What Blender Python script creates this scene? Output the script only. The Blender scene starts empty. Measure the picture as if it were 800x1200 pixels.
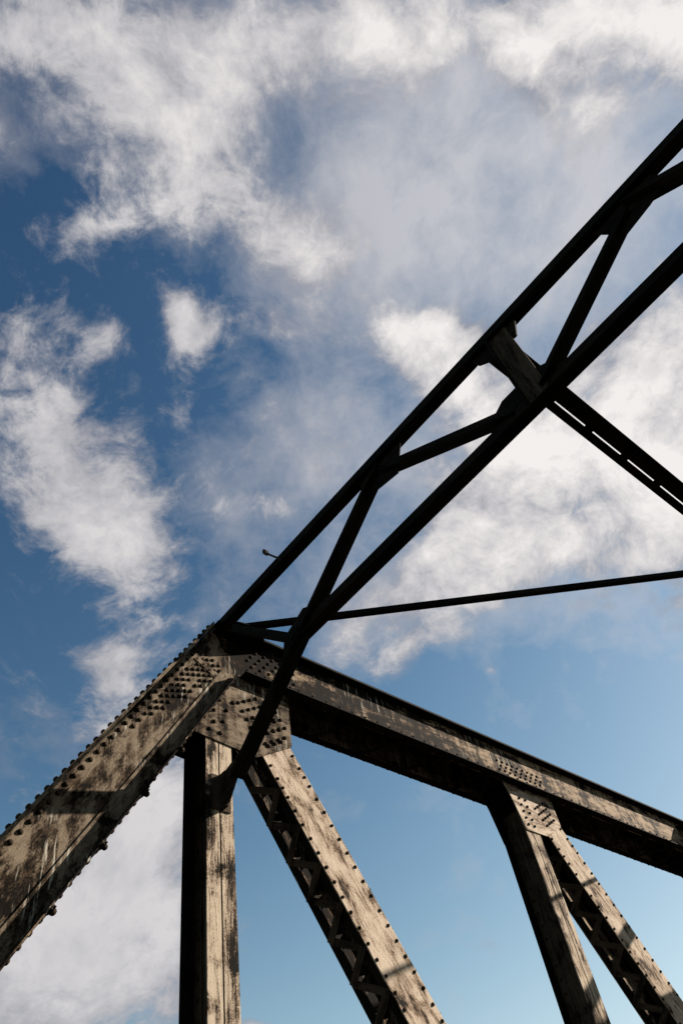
import bpy, math, random
import numpy as np
from mathutils import Vector, Matrix
random.seed(7)
sc = bpy.context.scene
COL = sc.collection

# ------------------------------------------------------------------ camera
R = np.array([[0.62815082, 0.76422068, -0.14626448],      # camera right  (world axes)
              [-0.66752697, 0.4327, -0.60595252],         # camera down
              [-0.39979281, 0.47826506, 0.78193877]])     # camera forward
FPX, S, ZC = 879.24, 5.0, 1.65                            # focal length in photo pixels, metres per unit, eye height
cam_d = bpy.data.cameras.new('camera'); cam = bpy.data.objects.new('camera', cam_d); COL.objects.link(cam)
cam_d.sensor_fit = 'VERTICAL'; cam_d.sensor_height = 36.0; cam_d.lens = FPX / 1200 * 36
cam_d.clip_start = 0.05; cam_d.clip_end = 20000
M = Matrix.Identity(4)
for i in range(3):
    M[i][0], M[i][1], M[i][2] = R[0][i], -R[1][i], -R[2][i]
M[2][3] = ZC
cam.matrix_world = M
sc.camera = cam

# ------------------------------------------------------------------ exposure
sc.view_settings.view_transform = 'Standard'; sc.view_settings.look = 'None'
sc.view_settings.gamma = 1.0; EXPOSURE = 1.8; sc.view_settings.exposure = EXPOSURE
sc.view_settings.use_curve_mapping = False

# ------------------------------------------------------------------ sun
SUN = Vector((1.0, 2.0, 1.28)).normalized()               # towards the sun
sl = bpy.data.lights.new('sun', 'SUN'); sl.energy = 5.0; sl.angle = math.radians(0.53); sl.color = (1.0, 0.89, 0.76)
so = bpy.data.objects.new('sun', sl); COL.objects.link(so)
so.rotation_euler = SUN.to_track_quat('Z', 'Y').to_euler(); so.location = (20, 40, 30)

# ------------------------------------------------------------------ sky with clouds
def pix_dir(x, y):
    d = R.T @ np.array([(x - 400) / FPX, (y - 600) / FPX, 1.0])
    return d / np.linalg.norm(d)

w = bpy.data.worlds.new('World'); sc.world = w; w.use_nodes = True
nt = w.node_tree; nt.nodes.clear()
N, LK = nt.nodes, nt.links
def node(t, **kw):
    n = N.new(t)
    for k, v in kw.items(): setattr(n, k, v)
    return n
def setin(n, i, v):
    if hasattr(v, 'is_output') or isinstance(v, bpy.types.NodeSocket): LK.new(v, n.inputs[i])
    else: n.inputs[i].default_value = v
def mth(op, a, b=0.0, c=0.0, clamp=False):
    n = node('ShaderNodeMath', operation=op, use_clamp=clamp)
    setin(n, 0, a); setin(n, 1, b)
    if op in ('MULTIPLY_ADD',): setin(n, 2, c)
    return n.outputs[0]
def vdot(a, b):
    n = node('ShaderNodeVectorMath', operation='DOT_PRODUCT'); setin(n, 0, a); setin(n, 1, b)
    return n.outputs['Value']
def mrange(v, a, b, c=0.0, d=1.0, smooth=True):
    n = node('ShaderNodeMapRange', interpolation_type='SMOOTHSTEP' if smooth else 'LINEAR', clamp=True)
    for i, q in enumerate((v, a, b, c, d)): setin(n, i, q)
    return n.outputs[0]
def noise(vec, scale, detail, rough, dist=0.0, lac=2.0):
    n = node('ShaderNodeTexNoise'); setin(n, 'Vector', vec)
    n.inputs['Scale'].default_value = scale; n.inputs['Detail'].default_value = detail
    n.inputs['Roughness'].default_value = rough; n.inputs['Distortion'].default_value = dist
    n.inputs['Lacunarity'].default_value = lac
    return n
def mixc(f, a, b):
    n = node('ShaderNodeMix', data_type='RGBA'); setin(n, 0, f); setin(n, 6, a); setin(n, 7, b)
    return n.outputs[2]

SKY_STRENGTH = 0.10
sky = node('ShaderNodeTexSky', sky_type='NISHITA', sun_disc=False)
sky.sun_elevation = math.asin(SUN.z); sky.sun_rotation = math.atan2(SUN.x, SUN.y)
sky.air_density = 1.0; sky.dust_density = 0.3; sky.ozone_density = 2.0
tc = node('ShaderNodeTexCoord'); dirv = tc.outputs['Generated']
# domain warp, so that cloud edges pull out into wisps
wn = noise(dirv, 3.0, 4, 0.55)
wv = node('ShaderNodeVectorMath', operation='SUBTRACT'); LK.new(wn.outputs['Color'], wv.inputs[0]); wv.inputs[1].default_value = (.5, .5, .5)
wsx = node('ShaderNodeVectorMath', operation='SCALE'); LK.new(wv.outputs[0], wsx.inputs[0]); wsx.inputs['Scale'].default_value = 0.13
wd = node('ShaderNodeVectorMath', operation='ADD'); LK.new(dirv, wd.inputs[0]); LK.new(wsx.outputs[0], wd.inputs[1])
wv_dir = wd.outputs[0]
# where the clouds stand in the sky: centre (a direction), two radii, turn, amount
VEIL = [
    (560, 190, 230, 140, 10, .62), (710, 280, 170, 170, 0, .62), (450, 290, 130, 100, 0, .50), (340, 330, 130, 70, 20, .42),
    (330, 480, 130, 110, -30, .22), (270, 640, 110, 70, 20, .26), (400, 570, 120, 90, 0, .34), (610, 590, 200, 130, 0, .62), (480, 720, 130, 60, -10, .60),
    (20, 190, 60, 90, 0, .28), (200, 120, 200, 120, 0, .50), (420, 50, 190, 80, 0, .50), (280, 875, 80, 26, 15, .35), (60, 890, 130, 46, 0, .42),
    (80, 540, 110, 130, 20, .30), (190, 1050, 60, 130, 0, .30),
    (345, 150, 54, 66, 10, -.60), (60, 240, 45, 80, 0, -.25), (60, 340, 130, 40, 0, -.30), (240, 540, 40, 90, 0, -.15),
]
CUMULUS = [
    (130, 60, 130, 72, 10, .85), (270, 70, 120, 60, 0, .62), (455, 45, 105, 56, 0, 1.40), (35, 20, 60, 60, 0, .7),
    (195, 175, 90, 85, -30, .95), (100, 268, 64, 24, -15, .95), (262, 240, 105, 50, 20, .90), (365, 298, 95, 42, 25, .72), (330, 370, 80, 26, 10, .45),
    (214, 388, 19, 44, -15, 1.45), (248, 396, 44, 22, 20, .70), (300, 396, 50, 20, 10, .55),
    (52, 440, 58, 62, 0, .85), (80, 540, 88, 78, 60, 1.10), (128, 625, 84, 52, 40, 1.20), (112, 405, 20, 24, 0, .85), (196, 505, 50, 16, -35, .50),
    (131, 768, 36, 62, -10, 1.35), (165, 735, 22, 16, 0, .5),
    (640, 45, 72, 58, 0, 1.5), (780, 35, 100, 60, 30, 1.7), (620, 110, 70, 30, 30, .6), (720, 150, 90, 40, -20, .35),
    (484, 398, 58, 36, 5, 1.75), (545, 440, 55, 45, 35, 1.2),
    (790, 420, 85, 100, 0, 1.25), (700, 535, 160, 85, -10, 1.2), (790, 570, 100, 70, 0, .9), (600, 520, 60, 40, 0, .5),
    (555, 640, 90, 62, -20, .95), (440, 740, 80, 44, -10, .80), (535, 735, 80, 20, -40, .95), (650, 655, 120, 24, -10, .70), (500, 690, 20, 70, 25, .5),
    (318, 606, 28, 13, 15, .95), (575, 790, 10, 7, 0, .8), (560, 770, 24, 12, 40, .4),
    (30, 1140, 140, 170, 0, 1.7), (180, 965, 56, 72, -15, 1.25), (180, 1120, 44, 50, 0, .6), (120, 1020, 60, 60, 0, .8),
    (300, 1202, 60, 14, 0, 1.0), (745, 1192, 70, 14, -10, 1.1),
    (345, 150, 52, 66, 10, -.60), (548, 60, 20, 80, 0, -.5), (160, 178, 24, 16, 40, -.5), (205, 1000, 22, 30, 0, -.5), (520, 1000, 250, 110, 0, -.4), (640, 800, 150, 60, 10, -.4),
]
def field(blobs):
    tot = None
    for (bx, by, rx, ry, ang, amp) in blobs:
        a = math.radians(ang); c = pix_dir(bx, by)
        ux, uy = math.cos(a), math.sin(a)
        pu = pix_dir(bx + rx * ux, by + rx * uy); pv = pix_dir(bx - ry * uy, by + ry * ux)
        tu = pu - c * (pu @ c); tv = pv - c * (pv @ c)     # tangent vectors, length = angular radius
        tu = tu / (tu @ tu); tv = tv / (tv @ tv)
        qa = vdot(wv_dir, tuple(tu)); qb = vdot(wv_dir, tuple(tv))
        g = mth('POWER', 0.472, mth('MULTIPLY_ADD', qa, qa, mth('MULTIPLY', qb, qb)))
        tot = mth('MULTIPLY', g, amp) if tot is None else mth('MULTIPLY_ADD', g, amp, tot)
    return tot
sepd = node('ShaderNodeSeparateXYZ'); LK.new(dirv, sepd.inputs[0])
above = mth('GREATER_THAN', sepd.outputs[2], 0.0)
mp = node('ShaderNodeMapping'); LK.new(wv_dir, mp.inputs['Vector']); mp.inputs['Rotation'].default_value = (0.3, 0.5, 0.9); mp.inputs['Scale'].default_value = (1.0, 1.0, 1.7)
n1 = mth('SUBTRACT', noise(mp.outputs[0], 5.0, 11, 0.64, 0.10).outputs['Fac'], 0.5)
n2 = mth('SUBTRACT', noise(mp.outputs[0], 19.0, 8, 0.68, 0.2).outputs['Fac'], 0.5)
n4 = mth('SUBTRACT', noise(wv_dir, 9.0, 8, 0.64, 0.2).outputs['Fac'], 0.5)
sunward = mrange(vdot(dirv, tuple(SUN)), 0.15, 0.85)
k = 1.0 / SKY_STRENGTH / 2 ** EXPOSURE
# clear sky, graded a little deeper than the plain model (polarised blue)
sx = node('ShaderNodeSeparateColor'); LK.new(sky.outputs[0], sx.inputs[0])
cx = node('ShaderNodeCombineColor')
for ci, (gain, pre, gam, soft) in enumerate(((.250, .715, 2.4, .8), (.445, .441, 2.05, .62), (.66, .2596, 1.78, .5))):
    vv = mth('MULTIPLY', mth('POWER', mth('MULTIPLY', sx.outputs[ci], pre), gam), gain)
    LK.new(mth('MULTIPLY', mth('DIVIDE', vv, mth('MULTIPLY_ADD', vv, soft, 1.0)), k), cx.inputs[ci])
# thin high veil: grey-lilac, blue shows through
dv = mth('ADD', mth('MULTIPLY', mth('MINIMUM', field(VEIL), 1.05), above), mth('ADD', mth('MULTIPLY', n1, 1.8), mth('MULTIPLY', n4, 1.2)))
av = mth('MULTIPLY', mrange(dv, 0.14, 1.20, smooth=False), 0.88)
veilc = mixc(sunward, (0.33 * k, 0.335 * k, 0.385 * k, 1), (0.62 * k, 0.62 * k, 0.65 * k, 1))
skyv = mixc(av, cx.outputs[0], veilc)
# lower clouds: denser, brighter, crisper
dens = mth('ADD', mth('MULTIPLY', mth('MAXIMUM', mth('MINIMUM', field(CUMULUS), 2.0), -0.4), above), mth('ADD', mth('MULTIPLY', n1, 3.0), mth('MULTIPLY', n2, 2.2)))
alpha = mth('MULTIPLY', mrange(dens, 0.22, 1.20), 0.96)
shade = mth('ADD', mrange(dens, 0.45, 1.9, smooth=False), mth('MULTIPLY', n4, 2.1), clamp=True)
shade = mth('MULTIPLY', shade, mth('MULTIPLY_ADD', sunward, 0.44, 0.58), clamp=True)
cloudc = mixc(shade, (0.33 * k, 0.335 * k, 0.38 * k, 1), (0.92 * k, 0.88 * k, 0.855 * k, 1))
skyc = mixc(alpha, skyv, cloudc)
bg = node('ShaderNodeBackground'); LK.new(skyc, bg.inputs['Color']); bg.inputs['Strength'].default_value = SKY_STRENGTH
wo = node('ShaderNodeOutputWorld'); LK.new(bg.outputs[0], wo.inputs['Surface'])

# ------------------------------------------------------------------ materials
def steel(name, pale, mid, dark, lo, hi, rough=0.78, streak=1.0, drips=0.0, bump=0.35, fade=None, seed=0.0, patch=0.45, spec=0.02, stains=0.18, runs=0.25):
    """weathered paint on riveted steel: flaking along the member, dark stain patches, lime drips"""
    global N, LK, nt
    m = bpy.data.materials.new(name); m.use_nodes = True
    t = m.node_tree; sN, sL, st = N, LK, nt
    N, LK, nt = t.nodes, t.links, t
    bs = N['Principled BSDF']
    at = node('ShaderNodeAttribute', attribute_name='lc'); lc = at.outputs['Vector']
    geo = node('ShaderNodeNewGeometry'); pos = geo.outputs['Position']
    mp1 = node('ShaderNodeMapping'); LK.new(lc, mp1.inputs['Vector'])
    mp1.inputs['Scale'].default_value = (2.2 / streak, 9.0, 9.0); mp1.inputs['Location'].default_value = (seed, seed * 2, 0)
    a1 = noise(mp1.outputs[0], 1.0, 9, 0.68, 0.6).outputs['Fac']          # streaks along the member
    a2 = noise(pos, 3.2, 7, 0.6, 0.2).outputs['Fac']                      # broad patches
    a3 = noise(pos, 75.0, 4, 0.65).outputs['Fac']                         # grain
    mp2 = node('ShaderNodeMapping'); LK.new(lc, mp2.inputs['Vector']); mp2.inputs['Scale'].default_value = (9.0 / streak, 40.0, 40.0)
    a4 = noise(mp2.outputs[0], 1.0, 6, 0.7, 0.3).outputs['Fac']           # flakes
    mp4 = node('ShaderNodeMapping'); LK.new(pos, mp4.inputs['Vector']); mp4.inputs['Scale'].default_value = (11, 11, 1.3)
    a6 = noise(mp4.outputs[0], 1.0, 6, 0.6, 0.5).outputs['Fac']           # runs washed straight down
    f = mth('ADD', mth('MULTIPLY', mth('SUBTRACT', a1, 0.5), 0.95), 0.6)
    for src, wt in ((a2, patch), (a4, 0.62), (a3, 0.42), (a6, runs)):
        f = mth('ADD', f, mth('MULTIPLY', mth('SUBTRACT', src, 0.5), wt))
    if fade:                                                              # a stained stretch of the member
        sep = node('ShaderNodeSeparateXYZ'); LK.new(pos, sep.inputs[0])
        f = mth('ADD', f, mrange(sep.outputs[1], fade[0], fade[1], fade[2], 0.0))
    a5 = noise(pos, 2.6, 8, 0.62, 0.3).outputs['Fac']                     # black stains with flaked edges
    stain = mrange(mth('ADD', a5, mth('MULTIPLY', mth('SUBTRACT', a4, 0.5), 0.45)), 0.545, 0.66)
    f = mth('SUBTRACT', f, mth('MULTIPLY', stain, stains))
    cr = node('ShaderNodeValToRGB'); LK.new(mrange(f, lo, hi, smooth=False), cr.inputs[0])
    e = cr.color_ramp.elements
    e[0].position = 0.0; e[0].color = (*dark, 1)
    e[1].position = 1.0; e[1].color = (*pale, 1)
    q = e.new(0.30); q.color = (*mid, 1)
    q = e.new(0.62); q.color = tuple(0.35 * mid[i] + 0.65 * pale[i] for i in range(3)) + (1,)
    col = cr.outputs[0]
    # rust tint in patches
    r1 = noise(pos, 6.0, 6, 0.65).outputs['Fac']
    col = mixc(mth('MULTIPLY', mrange(r1, 0.55, 0.75), 0.35), col, (dark[0] * 0.4 + mid[0] * 0.8, mid[1] * 0.6, mid[2] * 0.4, 1))
    if drips:
        mp3 = node('ShaderNodeMapping'); LK.new(pos, mp3.inputs['Vector']); mp3.inputs['Scale'].default_value = (30, 30, 3.0)
        d1 = noise(mp3.outputs[0], 1.0, 4, 0.6, 0.2).outputs['Fac']
        d2 = noise(pos, 2.3, 3, 0.5).outputs['Fac']
        dm = mth('MULTIPLY', mrange(d1, 0.56, 0.68), mrange(d2, 0.50, 0.62))
        col = mixc(mth('MULTIPLY', dm, drips), col, (0.27, 0.25, 0.21, 1))
    LK.new(col, bs.inputs['Base Color'])
    bs.inputs['Roughness'].default_value = rough
    bs.inputs['Specular IOR Level'].default_value = spec
    bp = node('ShaderNodeBump'); bp.inputs['Strength'].default_value = bump; bp.inputs['Distance'].default_value = 0.006
    hgt = mth('ADD', mth('MULTIPLY', a4, 0.8), mth('ADD', mth('MULTIPLY', a3, 0.35), mth('MULTIPLY', a1, 0.6)))
    LK.new(hgt, bp.inputs['Height']); LK.new(bp.outputs[0], bs.inputs['Normal'])
    N, LK, nt = sN, sL, st
    return m
MAT = dict(
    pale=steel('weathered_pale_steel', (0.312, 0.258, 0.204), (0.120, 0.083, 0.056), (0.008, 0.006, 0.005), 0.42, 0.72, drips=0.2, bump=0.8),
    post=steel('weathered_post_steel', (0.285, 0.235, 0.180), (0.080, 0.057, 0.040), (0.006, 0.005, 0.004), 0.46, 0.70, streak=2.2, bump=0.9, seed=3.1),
    brown=steel('stained_brown_steel', (0.126, 0.100, 0.073), (0.034, 0.024, 0.016), (0.004, 0.003, 0.0022), 0.43, 0.84, streak=0.7, drips=0.9, bump=1.0, seed=5.7, patch=0.9, stains=0.32, runs=0.75),
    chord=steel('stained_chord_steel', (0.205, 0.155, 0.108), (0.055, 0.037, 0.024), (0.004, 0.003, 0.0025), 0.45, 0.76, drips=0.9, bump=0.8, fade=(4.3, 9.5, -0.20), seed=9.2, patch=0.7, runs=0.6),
    web=steel('shaded_web_steel', (0.050, 0.038, 0.028), (0.020, 0.015, 0.011), (0.004, 0.003, 0.003), 0.36, 0.80, streak=1.5, seed=4.4),  # darker copy of the steel: shade on the unlit web sides put into colour
    shade_black=steel('shade_black_steel', (0.014, 0.0105, 0.008), (0.005, 0.004, 0.003), (0.002, 0.0015, 0.0015), 0.40, 0.95, rough=0.9, bump=0.3, seed=1.3, spec=0.05),  # near-black base colour paints in the shade of undersides and overhead bracing
    rivet=steel('dark_rivet_steel', (0.034, 0.025, 0.017), (0.014, 0.010, 0.007), (0.005, 0.004, 0.003), 0.30, 0.90, rough=0.8, bump=0.2),
)
def plain(name, col, rough, spec=0.3, scale=1.0, var=0.4):
    global N, LK, nt
    m = bpy.data.materials.new(name); m.use_nodes = True
    sN, sL, st = N, LK, nt; nt = m.node_tree; N, LK = nt.nodes, nt.links
    bs = N['Principled BSDF']; geo = node('ShaderNodeNewGeometry')
    a = noise(geo.outputs['Position'], scale, 6, 0.6).outputs['Fac']
    LK.new(mixc(a, tuple(c * (1 - var) for c in col) + (1,), tuple(c * (1 + var) for c in col) + (1,)), bs.inputs['Base Color'])
    bs.inputs['Roughness'].default_value = rough; bs.inputs['Specular IOR Level'].default_value = spec
    N, LK, nt = sN, sL, st
    return m
MAT['ground'] = plain('dark_earth', (0.030, 0.028, 0.022), 0.95, 0.1, 0.2)
MAT['deck'] = plain('tarred_deck_timber', (0.022, 0.019, 0.016), 0.9, 0.15, 2.0)

# ------------------------------------------------------------------ mesh helpers
def V3(x, y, z): return Vector((S * x, S * y, S * z + ZC))          # photo units (camera at the origin) -> metres
class MB:
    """collects boxes, plates and rivets; build() links them as ONE mesh object"""
    def __init__(self): self.v = []; self.f = []; self.lc = []
    def poly_prism(self, pts_a, pts_b, lca, lcb):
        n = len(pts_a); b = len(self.v)
        self.v += [tuple(p) for p in pts_a] + [tuple(p) for p in pts_b]; self.lc += lca + lcb
        self.f.append(tuple(range(b, b + n))[::-1]); self.f.append(tuple(range(b + n, b + 2 * n)))
        for i in range(n):
            j = (i + 1) % n
            self.f.append((b + i, b + j, b + n + j, b + n + i))
    def box(self, fr, u, v, n):
        o, U, Vv, Nn, sd = fr
        P = lambda a, b, c: o + U * a + Vv * b + Nn * c
        L = lambda a, b, c: (a + sd, b + sd * 1.7, c)
        q = [(u[0], v[0]), (u[1], v[0]), (u[1], v[1]), (u[0], v[1])]
        self.poly_prism([P(a, b, n[0]) for a, b in q], [P(a, b, n[1]) for a, b in q], [L(a, b, n[0]) for a, b in q], [L(a, b, n[1]) for a, b in q])
    def plate(self, fr, pts, n):
        o, U, Vv, Nn, sd = fr
        self.poly_prism([o + U * a + Vv * b + Nn * n[0] for a, b in pts], [o + U * a + Vv * b + Nn * n[1] for a, b in pts],
                        [(a + sd, b + sd, n[0]) for a, b in pts], [(a + sd, b + sd, n[1]) for a, b in pts])
    def rivet(self, p, n, r=0.021, h=0.016):
        n = n.normalized(); a = n.orthogonal().normalized(); b = n.cross(a); base = len(self.v); K = 8
        r *= random.uniform(.92, 1.06)
        for (rr, hh) in ((1.0, -0.15), (0.93, 0.45), (0.62, 0.85)):
            for i in range(K):
                t = 2 * math.pi * i / K
                q = p + (a * math.cos(t) + b * math.sin(t)) * r * rr + n * h * hh
                self.v.append(tuple(q)); self.lc.append(tuple(q))
        q = p + n * h; self.v.append(tuple(q)); self.lc.append(tuple(q))
        for k2 in range(2):
            for i in range(K):
                j = (i + 1) % K; s = base + k2 * K
                self.f.append((s + i, s + j, s + K + j, s + K + i))
        for i in range(K): self.f.append((base + 2 * K + i, base + 2 * K + (i + 1) % K, base + 3 * K))
    def build(self, name, mat, parent, kind=None, smooth=False, label=None):
        me = bpy.data.meshes.new(name); me.from_pydata(self.v, [], self.f); me.update()
        at = me.attributes.new('lc', 'FLOAT_VECTOR', 'POINT')
        at.data.foreach_set('vector', np.array(self.lc, dtype=np.float32).ravel())
        if smooth: me.polygons.foreach_set('use_smooth', [True] * len(me.polygons))
        me.materials.append(MAT[mat] if isinstance(mat, str) else mat)
        o = bpy.data.objects.new(name, me); COL.objects.link(o)
        if parent is not None: o.parent = parent
        if kind: o['kind'] = kind
        if label: o['label'] = label
        return o
def frame(o, u, n):
    U = u.normalized(); Nn = n.normalized(); return (o, U, Nn.cross(U).normalized(), Nn, random.uniform(0, 40))
def one(name, mat, parent, fr, u, v, n, **kw):
    m = MB(); m.box(fr, u, v, n); return m.build(name, mat, parent, **kw)
X = Vector((1, 0, 0)); Y = Vector((0, 1, 0)); Z = Vector((0, 0, 1))

# ------------------------------------------------------------------ ground (below the frame, gives the light from below)
m = MB(); m.box((Vector((0, 0, -9)), X, Y, Z, 0), (-6000, 6000), (-6000, 6000), (-0.5, 0))
g = m.build('ground', 'ground', None); g['kind'] = 'structure'; g['label'] = 'dark earth ground far below the bridge'; g['category'] = 'ground'

# ------------------------------------------------------------------ the bridge
bridge = bpy.data.objects.new('truss_bridge', None); COL.objects.link(bridge)
bridge['label'] = 'old riveted steel truss bridge with rusty beams and overhead bracing coloured dark as shade'; bridge['category'] = 'bridge'
XI, XO = -S, -1.075 * S                 # inner and outer faces of the posts and diagonals
T = 0.014
# ---- top chord
ZB, ZT = 1.0526 * S + ZC, 1.1635 * S + ZC
Y0, Y1 = 0.752 * S, 3.55 * S
WF = XI + 0.030                          # inner face of the chord's web (over the gussets)
fc = frame(Vector((0, 0, 0)), Y, X)      # u = y, v = X x Y = z, n = x
m = MB(); m.plate(fc, [(.729 * S, ZB), (Y1, ZB), (Y1, ZT), (.673 * S, ZT)], (WF - T, WF)); chord = m.build('top_chord', 'chord', bridge)
one('outer_web_plate', 'brown', chord, fc, (Y0, Y1), (ZB, ZT), (XO - 0.03, XO - 0.03 + T))
one('cover_plate', 'shade_black', chord, fc, (0.676 * S, Y1), (ZT + .014, ZT + 0.030), (XO - 0.11, WF + 0.100))
one('flange_angle', 'shade_black', chord, fc, (0.70 * S, Y1), (ZT + .001, ZT + .013), (WF + .001, WF + 0.102))
one('flange_angle', 'shade_black', chord, fc, (0.742 * S, Y1), (ZT + .001, ZT + .013), (XO - 0.12, XO - 0.031))
one('flange_angle', 'shade_black', chord, fc, (0.742 * S, Y1), (ZB - .001, ZB + .012), (WF + .001, WF + 0.104))
one('flange_angle', 'shade_black', chord, fc, (0.775 * S, Y1), (ZB - .001, ZB + .012), (XO - 0.13, XO - 0.031))
rv = MB(); rb = MB()
y = 0.90 * S
while y < Y1 - .2:
    rv.rivet(Vector((WF, y, 1.0785 * S + ZC)), X, .017)
    rb.rivet(Vector((XO - 0.112, y, ZB)), -Z, .02, .018)
    rb.rivet(Vector((WF + 0.06, y + .1, ZB)), -Z, .02, .014)
    y += 0.196
for yc in (1.668 * S, 2.60 * S):                         # splice at the panel point
    for r_ in range(3):
        for c_ in range(9):
            rv.rivet(Vector((WF, yc + (c_ - 4.3) * .105 + (r_ % 2) * .052, (1.089 + .0135 * r_) * S + ZC)), X, .019)
for r_ in range(5):                                      # hip end of the chord
    for c_ in range(6):
        rv.rivet(Vector((WF, (.762 + .023 * c_ + (r_ % 2) * .011) * S, (1.078 + .0145 * r_) * S + ZC)), X, .021)
rv.build('rivets', 'rivet', chord, kind='stuff', smooth=True); rb.build('flange_rivets', 'rivet', chord, kind='stuff', smooth=True)
# lacing under the chord
def lacing(parent, mat, o, U, A, u0, u1, step, a0, a1, n, wid=.05, thick=.01, name='lacing_bar'):
    """zigzag bars between a0 and a1 along A, stepping along U, lying in the plane with normal n"""
    i = 0; u = u0
    first = None
    while u + step <= u1:
        p = o + U * u + A * (a0 if i % 2 == 0 else a1); q = o + U * (u + step) + A * (a1 if i % 2 == 0 else a0)
        dv = q - p; f2 = frame(p, dv, n)
        off = (thick + .001) * (i % 2)
        one(name, mat, parent, f2, (-.02, dv.length + .02), (-wid / 2, wid / 2), (off, off + thick))
        u += step; i += 1
lacing(chord, 'shade_black', Vector((0, 0, ZB - .003)), Y, X, 1.0 * S, 2.9 * S, .36, XO - .06, WF + .05, -Z)

# ---- inclined end post
E_ = Vector((0, .518, .856)).normalized(); NU = Vector((0, -.856, .518)).normalized()
def ep(u, n, x): return Vector((x, 0, 0)) + E_ * u + NU * n + Z * ZC
fe = (Vector((0, 0, ZC)), E_, NU, X, random.uniform(0, 40))         # u along the post, v = up-normal, n = x
U0, U1 = -.42 * S, 1.335 * S
EN0, EN1 = -.0785 * S, .0265 * S
m = MB(); m.plate(fe, [(U0, EN0), (1.277 * S, EN0), (1.343 * S, EN1), (U0, EN1)], (WF - T - .002, WF - .002)); epost = m.build('end_post', 'brown', bridge)
one('outer_web_plate', 'brown', epost, fe, (U0, U1), (EN0, EN1), (XO - .03, XO - .03 + T))
one('cover_plate', 'brown', epost, fe, (U0, U1 + .02), (EN1 + .014, EN1 + .03), (XO - .11, WF + .088))
one('flange_angle', 'brown', epost, fe, (U0, U1), (EN1 + .001, EN1 + .013), (WF - .001, WF + .09))
one('angle_leg', 'brown', epost, fe, (U0, U1), (.0087 * S, EN1), (WF - .001, WF + .011))
one('flange_angle', 'chord', epost, fe, (U0, 1.262 * S), (EN0 - .014, EN0 - .001), (WF - .001, WF + .125))
one('angle_leg', 'brown', epost, fe, (U0, 1.26 * S), (EN0, -.050 * S), (WF - .001, WF + .011))
one('flange_angle', 'shade_black', epost, fe, (U0, U1), (EN0 - .012, EN0 - .001), (XO - .12, XO - .031))
rv = MB()
u = U0 + .05
while u < U1 - .05:
    rv.rivet(ep(u, .0165 * S, WF + .011), X, .023, .018)
    rv.rivet(ep(u + .05, EN1 + .03, WF + .045), NU, .024, .022)
    if u < U1 - .45: rv.rivet(ep(u + .03, EN0 - .012, WF + .07), -NU, .022, .018)
    u += .105
for r_ in range(7):                                      # dense field of rivets where the post meets the hip plates
    n_ = .003 - .0085 * r_
    for c_ in range(15):
        uu = 1.272 - .0205 * c_ - (r_ % 2) * .010
        if uu < .985 + .035 * r_ or random.random() < .06: continue
        if uu > 1.262: continue
        rv.rivet(ep(uu * S, n_ * S, WF - .002), X, .022, .018)
rv.build('rivets', 'rivet', epost, kind='stuff', smooth=True)
one('splice_plate', 'brown', epost, fe, (1.226 * S, 1.240 * S), (-.049 * S, .0085 * S), (WF - .001, WF + .010))
lacing(epost, 'shade_black', Vector((0, 0, ZC)) + NU * (EN0 - .014), E_, X, U0 + .2, U1 - 1.2, .30, XO - .06, WF + .115, -NU, wid=.06)
rv = MB(); u = U0 + .2 + .30
while u < U1 - 1.2:
    rv.rivet(ep(u, EN0 - .034, WF + .105), -NU, .026, .03); u += .60
rv.build('lacing_rivets', 'rivet', epost, kind='stuff', smooth=True)

# ---- gusset plates at the panel points (outline in photo units y, z)
fx = (Vector((0, 0, ZC)), Y, Z, X, 3.3)
def gusset(pts, xs, rivets, name='gusset_plate', mat='brown', rr=.023):
    m = MB(); m.plate(fx, [(a * S, b * S) for a, b in pts], xs); o = m.build(name, mat, bridge)
    if rivets:
        rv = MB()
        for (a, b) in rivets: rv.rivet(Vector((xs[1], a * S, b * S + ZC)), X, rr, .020)
        rv.build('rivets', 'rivet', o, kind='stuff', smooth=True)
    return o
def grid(o, d1, d2, n1_, n2_, stag=0):
    return [(o[0] + d1[0] * (i + stag * (j % 2)) + d2[0] * j, o[1] + d1[1] * (i + stag * (j % 2)) + d2[1] * j) for i in range(n1_) for j in range(n2_)]
DU, DN = (.521, -.854), (.854, .521)                    # along / across the diagonals
hip_pts = [(.600, .884), (.634, .8815), (.773, .869), (.864, .923), (.869, 1.10), (.80, 1.13), (.66, 1.06)]
hr = [(.666, .898), (.690, .896), (.676, .918), (.697, .925), (.676, .945), (.706, .955), (.690, .975), (.722, .98)]
hr += grid((.735, .985), (DU[0] * .0195, DU[1] * .0195), (DN[0] * .0175, DN[1] * .0175), 5, 6)
hr += grid((.803, .905), (DU[0] * .022, DU[1] * .022), (DN[0] * .02, DN[1] * .02), 2, 3)
hr += grid((.775, .945), (DU[0] * .0215, DU[1] * .0215), (DN[0] * .0195, DN[1] * .0195), 3, 4)
hr = [p for p in hr if p[1] < 1.02 and p[1] > max(.88, .869 + (p[0] - .773) * .593 + .014)]
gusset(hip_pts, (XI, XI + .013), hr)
gusset(hip_pts, (XO - .013, XO), [], mat='shade_black')
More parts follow.
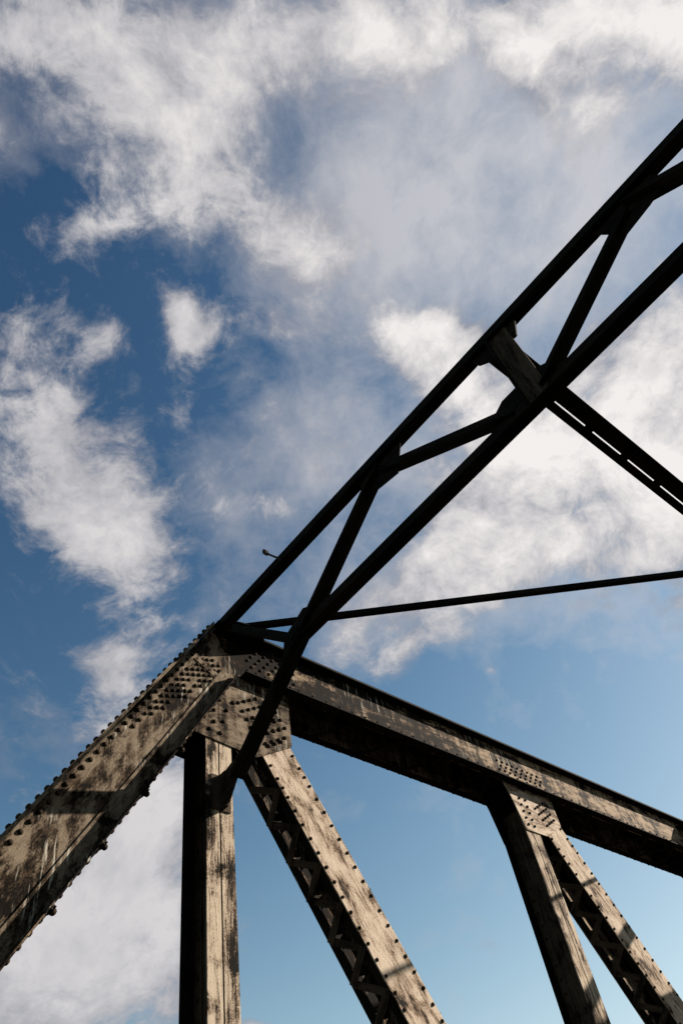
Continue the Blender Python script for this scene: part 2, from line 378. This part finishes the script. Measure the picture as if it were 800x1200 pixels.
def hexgusset(yv, rivs=True):
    d = yv - 1.636
    pts = [(1.560, 1.10), (1.590, 1.02), (1.609, .926), (1.697, .928), (1.774, .976), (1.776, 1.10)]
    pts = [(a + d, b) for a, b in pts]
    r_ = grid((1.624 + d, .944), (0, .0185), (.024, 0), 5, 2) + grid((1.682 + d, 1.003), (DU[0] * .0165, DU[1] * .0165), (DN[0] * .0165, DN[1] * .0165), 5, 4)
    r_ = [p for p in r_ if p[1] < 1.03 and p[1] > .928 + max(0, p[0] - d - 1.697) * .623 + .011]
    gusset(pts, (XI, XI + .013), r_ if rivs else [], mat='pale', rr=.018); gusset(pts, (XO - .013, XO), [], mat='shade_black')
hexgusset(1.636); hexgusset(2.583)

# ---- vertical posts: web plate with four angles
def vpost(yc, z0=-.5, z1=1.0):
    z0 = z0 * S + ZC; z1 = z1 * S + ZC; yc = yc * S
    f = (Vector((0, yc, 0)), Z, Y, X, random.uniform(0, 40))       # u = z, v = y, n = x
    o = one('vertical_post', 'web', bridge, f, (z0, z1), (-.006, .006), (XO + .004, XI - .006))
    for s in (-1, 1):
        for (xa, xb, mt) in ((XI - .014, XI, 'post'), (XO, XO + .014, 'shade_black')):
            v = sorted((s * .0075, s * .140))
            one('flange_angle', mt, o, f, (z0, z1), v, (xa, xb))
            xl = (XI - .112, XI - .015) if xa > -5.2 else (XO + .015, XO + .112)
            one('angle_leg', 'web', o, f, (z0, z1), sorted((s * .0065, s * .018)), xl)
    rv = MB(); z = z0 + .1
    while z < z1 - .1:
        for s in (-1, 1):
            rv.rivet(Vector((XI - .065, yc + s * .018, z)), Y * s, .018); rv.rivet(Vector((XO + .065, yc + s * .018, z + .07)), Y * s, .018)
        z += .145
    rv.build('rivets', 'rivet', o, kind='stuff', smooth=True)
    return o
vpost(.687); vpost(1.635); vpost(2.583)

# ---- diagonals: two plates joined by lacing on both edges
def diag(p0, off, width, length=1.9, first=.0):
    """p0 = a point on the lower edge line (y, z); width across"""
    U = Vector((0, DU[0], DU[1])); Vv = Vector((0, DN[0], DN[1]))
    f = (Vector((0, p0[0] * S, p0[1] * S + ZC)), U, Vv, X, random.uniform(0, 40))
    L = length * S; W = width * S
    o = one('diagonal', 'pale', bridge, f, (-.30, L), (0, W), (XI - T, XI - .001))
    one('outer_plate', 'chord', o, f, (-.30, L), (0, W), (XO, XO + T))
    for v in ((.0, .012), (W - .012, W)):
        one('edge_angle', 'shade_black', o, f, (-.30, L), v, (XI - .100, XI - T - .001)); one('edge_angle', 'shade_black', o, f, (-.30, L), v, (XO + T + .001, XO + .100))
    rv = MB(); u = .04
    k2 = 0
    while u < L:
        for v in (.030, W - .030): rv.rivet(f[0] + U * (u + (0 if v < .1 else -.02)) + Vv * v + X * (XI - .001), X, .017, .016)
        u += .10 if k2 in (1, 2) else .142; k2 += 1
    rv.build('rivets', 'rivet', o, kind='stuff', smooth=True)
    for v, nn in ((.013, -Vv), (W - .013, Vv)):
        lacing(o, 'web', f[0] + Vv * (v + (-.014 if v < .1 else .014)), U, X, .10, L * .62, .19, XO + .045, XI - .045, nn, wid=.068)
    return o
diag((.798, .867), 0, .0826); diag((1.702, .9305), 0, .086)

# ---- cross frame over the deck
XC = -.164                                                # middle of the bridge
def tee(name, p, q, yc, wflange, stem, parent=bridge, mat='shade_black', flip=False):
    """two angles back to back: outstanding legs along y, stem in the frame's plane"""
    P_, Q_ = V3(p[0], yc, p[1]), V3(q[0], yc, q[1]); d = Q_ - P_
    f = frame(P_, d, Y)                                   # v = Y x d
    s = 1 if f[2].z > 0 else -1
    if flip: s = -s
    o = MB()
    o.box(f, (0, d.length), sorted((0, s * .014)), (-wflange, -.004)); o.box(f, (0, d.length), sorted((0, s * .014)), (.004, wflange))
    o.box(f, (0, d.length), sorted((s * .015, s * stem)), (-.016, -.004)); o.box(f, (0, d.length), sorted((s * .015, s * stem)), (.004, .016))
    return o.build(name, mat, parent)
def fplate(pts, yc, th=.008, name='gusset_plate', riv=(), mat='shade_black'):
    m = MB(); f = (Vector((0, yc * S, ZC)), X, Z, -Y, random.uniform(0, 9))
    m.plate(f, [(a * S, b * S) for a, b in pts], (-th / 2, th / 2)); o = m.build(name, mat, bridge)
    if riv:
        rv = MB()
        for a, b in riv: rv.rivet(Vector((a * S, yc * S - th / 2, b * S + ZC)), -Y, .02)
        rv.build('rivets', 'rivet', o, kind='stuff', smooth=True)
    return o
def mir(p): return (2 * XC - p[0], p[1])
def cross_frame(yc):
    HW = .012 * S
    tee('top_strut', (-.985, 1.1476), mir((-.985, 1.1476)), yc, HW, .035 * S)
    tee('bottom_strut', (-.745, .924), mir((-.745, .924)), yc, HW, .031 * S)
    A, B, J, K = (-.466, 1.140), (XC, .945), (-.745, .935), (-.968, .768)
    for mm in (lambda p: p, mir):
        tee('knee_brace', mm((K[0] + .022, K[1] + .0)), mm((A[0] + .012, A[1] - .008)), yc, .072, .14)
        tee('web_brace', mm((A[0] + .012, A[1] - .030)), mm((B[0] - .03, B[1] + .0)), yc, .062, .11)
        tee('corner_brace', mm((-.945, 1.115)), mm((-.750, .925)), yc, .045, .09)
        fplate([mm(p) for p in ((-.51, 1.15), (-.52, 1.10), (-.475, 1.085), (-.425, 1.075), (-.395, 1.15))], yc)
        fplate([mm(p) for p in ((-.79, .93), (-.78, .965), (-.72, .99), (-.65, .95), (-.70, .925), (-.76, .90))], yc)
        # foot of the knee brace on the post
        fplate([mm(p) for p in ((-.998, .738), (-.972, .738), (-.950, .765), (-.93, .792), (-.945, .812), (-.998, .800))], yc, .012,
               riv=[mm((-.985, .745 + .0125 * i)) for i in range(5)], mat='web')
        f = (Vector((0, yc * S, ZC)), Z, Y, X, 2.0)
        sx = 1 if mm((0, 0))[0] == 0 else -1
        xe = mm((-1.0, 0))[0] * S
        for s in (-1, 1):
            one('clip_angle', 'web', bridge, f, (.735 * S, .803 * S), sorted((s * .0075, s * .018)), sorted((xe + sx * .002, xe + sx * .10)))
            one('clip_angle', 'web', bridge, f, (.735 * S, .803 * S), sorted((s * .019, s * .10)), sorted((xe + sx * .002, xe + sx * .014)))
    fplate([(XC - .085, .93), (XC - .06, .985), (XC - .035, 1.0), (XC + .035, 1.0), (XC + .06, .985), (XC + .085, .93)], yc)
    # hanger in the middle, with its flared head
    f = (Vector((XC * S, yc * S, ZC)), Z, X, -Y, 6.0)
    h = one('hanger', 'web', bridge, f, (.93 * S, 1.15 * S), (-.018 * S + .08, .018 * S + .10), (.010, .022))
    one('hanger_angle', 'shade_black', h, f, (.93 * S, 1.15 * S), (-.018 * S + .08, -.018 * S + .092), (.023, .085))
    fplate([(XC - .045, 1.155), (XC - .035, 1.125), (XC - .012, 1.105), (XC + .045, 1.105), (XC + .062, 1.155)], yc, .016)
cross_frame(.688)
cross_frame(2.583)

# ---- lateral system at chord level
def angle_bar(name, p, q, a=.085, b=.085, mat='shade_black', t=.011):
    d = q - p; f = frame(p, d, Z)
    m = MB(); m.box(f, (0, d.length), (-a / 2, a / 2), (0, t)); m.box(f, (0, d.length), (-a / 2, -a / 2 + t), (t + .001, b))
    return m.build(name, mat, bridge)
ZL = 1.142
pa, pb = V3(-.945, .725, ZL), V3(2 * XC + .945, 2.545, ZL)
angle_bar('lateral_rod', pa, pb, .062, .06)
angle_bar('lateral_rod', V3(2 * XC + .945, .725, ZL + .012), V3(-.945, 2.545, ZL + .012), .062, .06)
fz = (Vector((0, 0, ZC + 1.1475 * S)), X, Y, Z, 1.0)
def zplate(pts):
    m = MB(); m.plate(fz, [(a * S, b * S) for a, b in pts], (-.018, -.006)); return m.build('lateral_plate', 'shade_black', bridge)
pl = [(-.995, .672), (-.95, .672), (-.936, .705), (-.928, .745), (-.940, .772), (-.960, .785), (-.995, .800)]
pl2 = [(a, 3.27 - b) for a, b in pl]
for mm in (lambda p: p, mir): zplate([mm(p) for p in pl]); zplate([mm(p) for p in pl2])
# strut along the middle: two halves joined by batten plates
fs = (Vector((0, 0, ZC)), Y, X, -Z, 8.0)                 # u = y, v = x, n = down
zl = -1.13 * S
ls = one('longitudinal_strut', 'shade_black', bridge, fs, (.70 * S, 2.57 * S), (-.1667 * S, -.135 * S), (zl - .012, zl))
one('strut_half', 'shade_black', ls, fs, (.70 * S, 2.57 * S), (-.186 * S, -.1695 * S), (zl - .012, zl))
one('strut_leg', 'shade_black', ls, fs, (.70 * S, 2.57 * S), (-.1667 * S, -.1667 * S + .012), (zl - .13, zl - .013))
one('strut_leg', 'shade_black', ls, fs, (.70 * S, 2.57 * S), (-.186 * S, -.186 * S + .012), (zl - .13, zl - .013))
one('strut_lip', 'shade_black', ls, fs, (.70 * S, 2.57 * S), (-.1475 * S, -.1475 * S + .012), (zl + .001, zl + .02))
yb = .840
while yb < 2.5:
    one('batten_plate', 'shade_black', ls, fs, (yb * S, (yb + .022) * S), (-.181 * S, -.158 * S), (zl - .024, zl - .0125)); yb += .114
# bent bolt left standing on the top strut
cu = bpy.data.curves.new('bent_bolt', 'CURVE'); cu.dimensions = '3D'; cu.bevel_depth = .011; cu.bevel_resolution = 2
sp = cu.splines.new('POLY'); bp_ = [(-.766, 1.170), (-.770, 1.182), (-.781, 1.196), (-.799, 1.222), (-.806, 1.232)]
sp.points.add(len(bp_) - 1)
for i, (a, b) in enumerate(bp_): q = V3(a, .672, b * .672 / .689); sp.points[i].co = (a * S * .672 / .689, .672 * S, q.z, 1)
tmp = bpy.data.objects.new('tmp', cu); COL.objects.link(tmp)
me = bpy.data.meshes.new_from_object(tmp); bpy.data.objects.remove(tmp)
me.materials.clear(); me.materials.append(MAT['rivet'])
bb = bpy.data.objects.new('bent_bolt', me); COL.objects.link(bb); bb.parent = bridge
mk = MB()
qp = Vector((-.811 * S * .672 / .689, .672 * S, 1.241 * S * .672 / .689 + ZC))
fk = frame(qp, Vector((-.3, 0, 1)), Y)
mk.plate((qp, fk[1], fk[2], Y, 0), [(math.cos(t) * .052, math.sin(t) * .024) for t in np.linspace(0, 2 * math.pi, 9)[:-1]], (-.02, .02))
mk.build('bolt_head', 'rivet', bb)

# ---- bottom chord and deck (below the frame)
fd = (Vector((0, 0, 0)), Y, X, Z, 2.0)
one('bottom_chord', 'brown', bridge, fd, (-.3 * S, Y1), (XO, XI), (-.95, -.45))
dk = one('deck', 'deck', bridge, fd, (-12, Y1 + 8), (XI + .1, (2 * XC + 1) * S - .1), (-.30, 0.0))

# ------------------------------------------------------------------ the opposite truss: mirrored copies of every side member
side = ('top_chord', 'end_post', 'gusset_plate', 'vertical_post', 'diagonal', 'bottom_chord')
xm = 2 * XC * S
for o in list(bridge.children):
    if o.name.split('.')[0] in side:
        if o.name.startswith('gusset_plate'):
            if max(v.co.x for v in o.data.vertices) > -4.9: continue     # plates of the cross frames are there already
        c = o.copy(); COL.objects.link(c); c.location.x = xm; c.scale.x = -1
        for ch in o.children:
            if ch.get('kind') == 'stuff': continue
            d = ch.copy(); COL.objects.link(d); d.parent = c

sc.render.engine = 'CYCLES'
sc.cycles.max_bounces = 5; sc.cycles.diffuse_bounces = 2; sc.cycles.glossy_bounces = 2
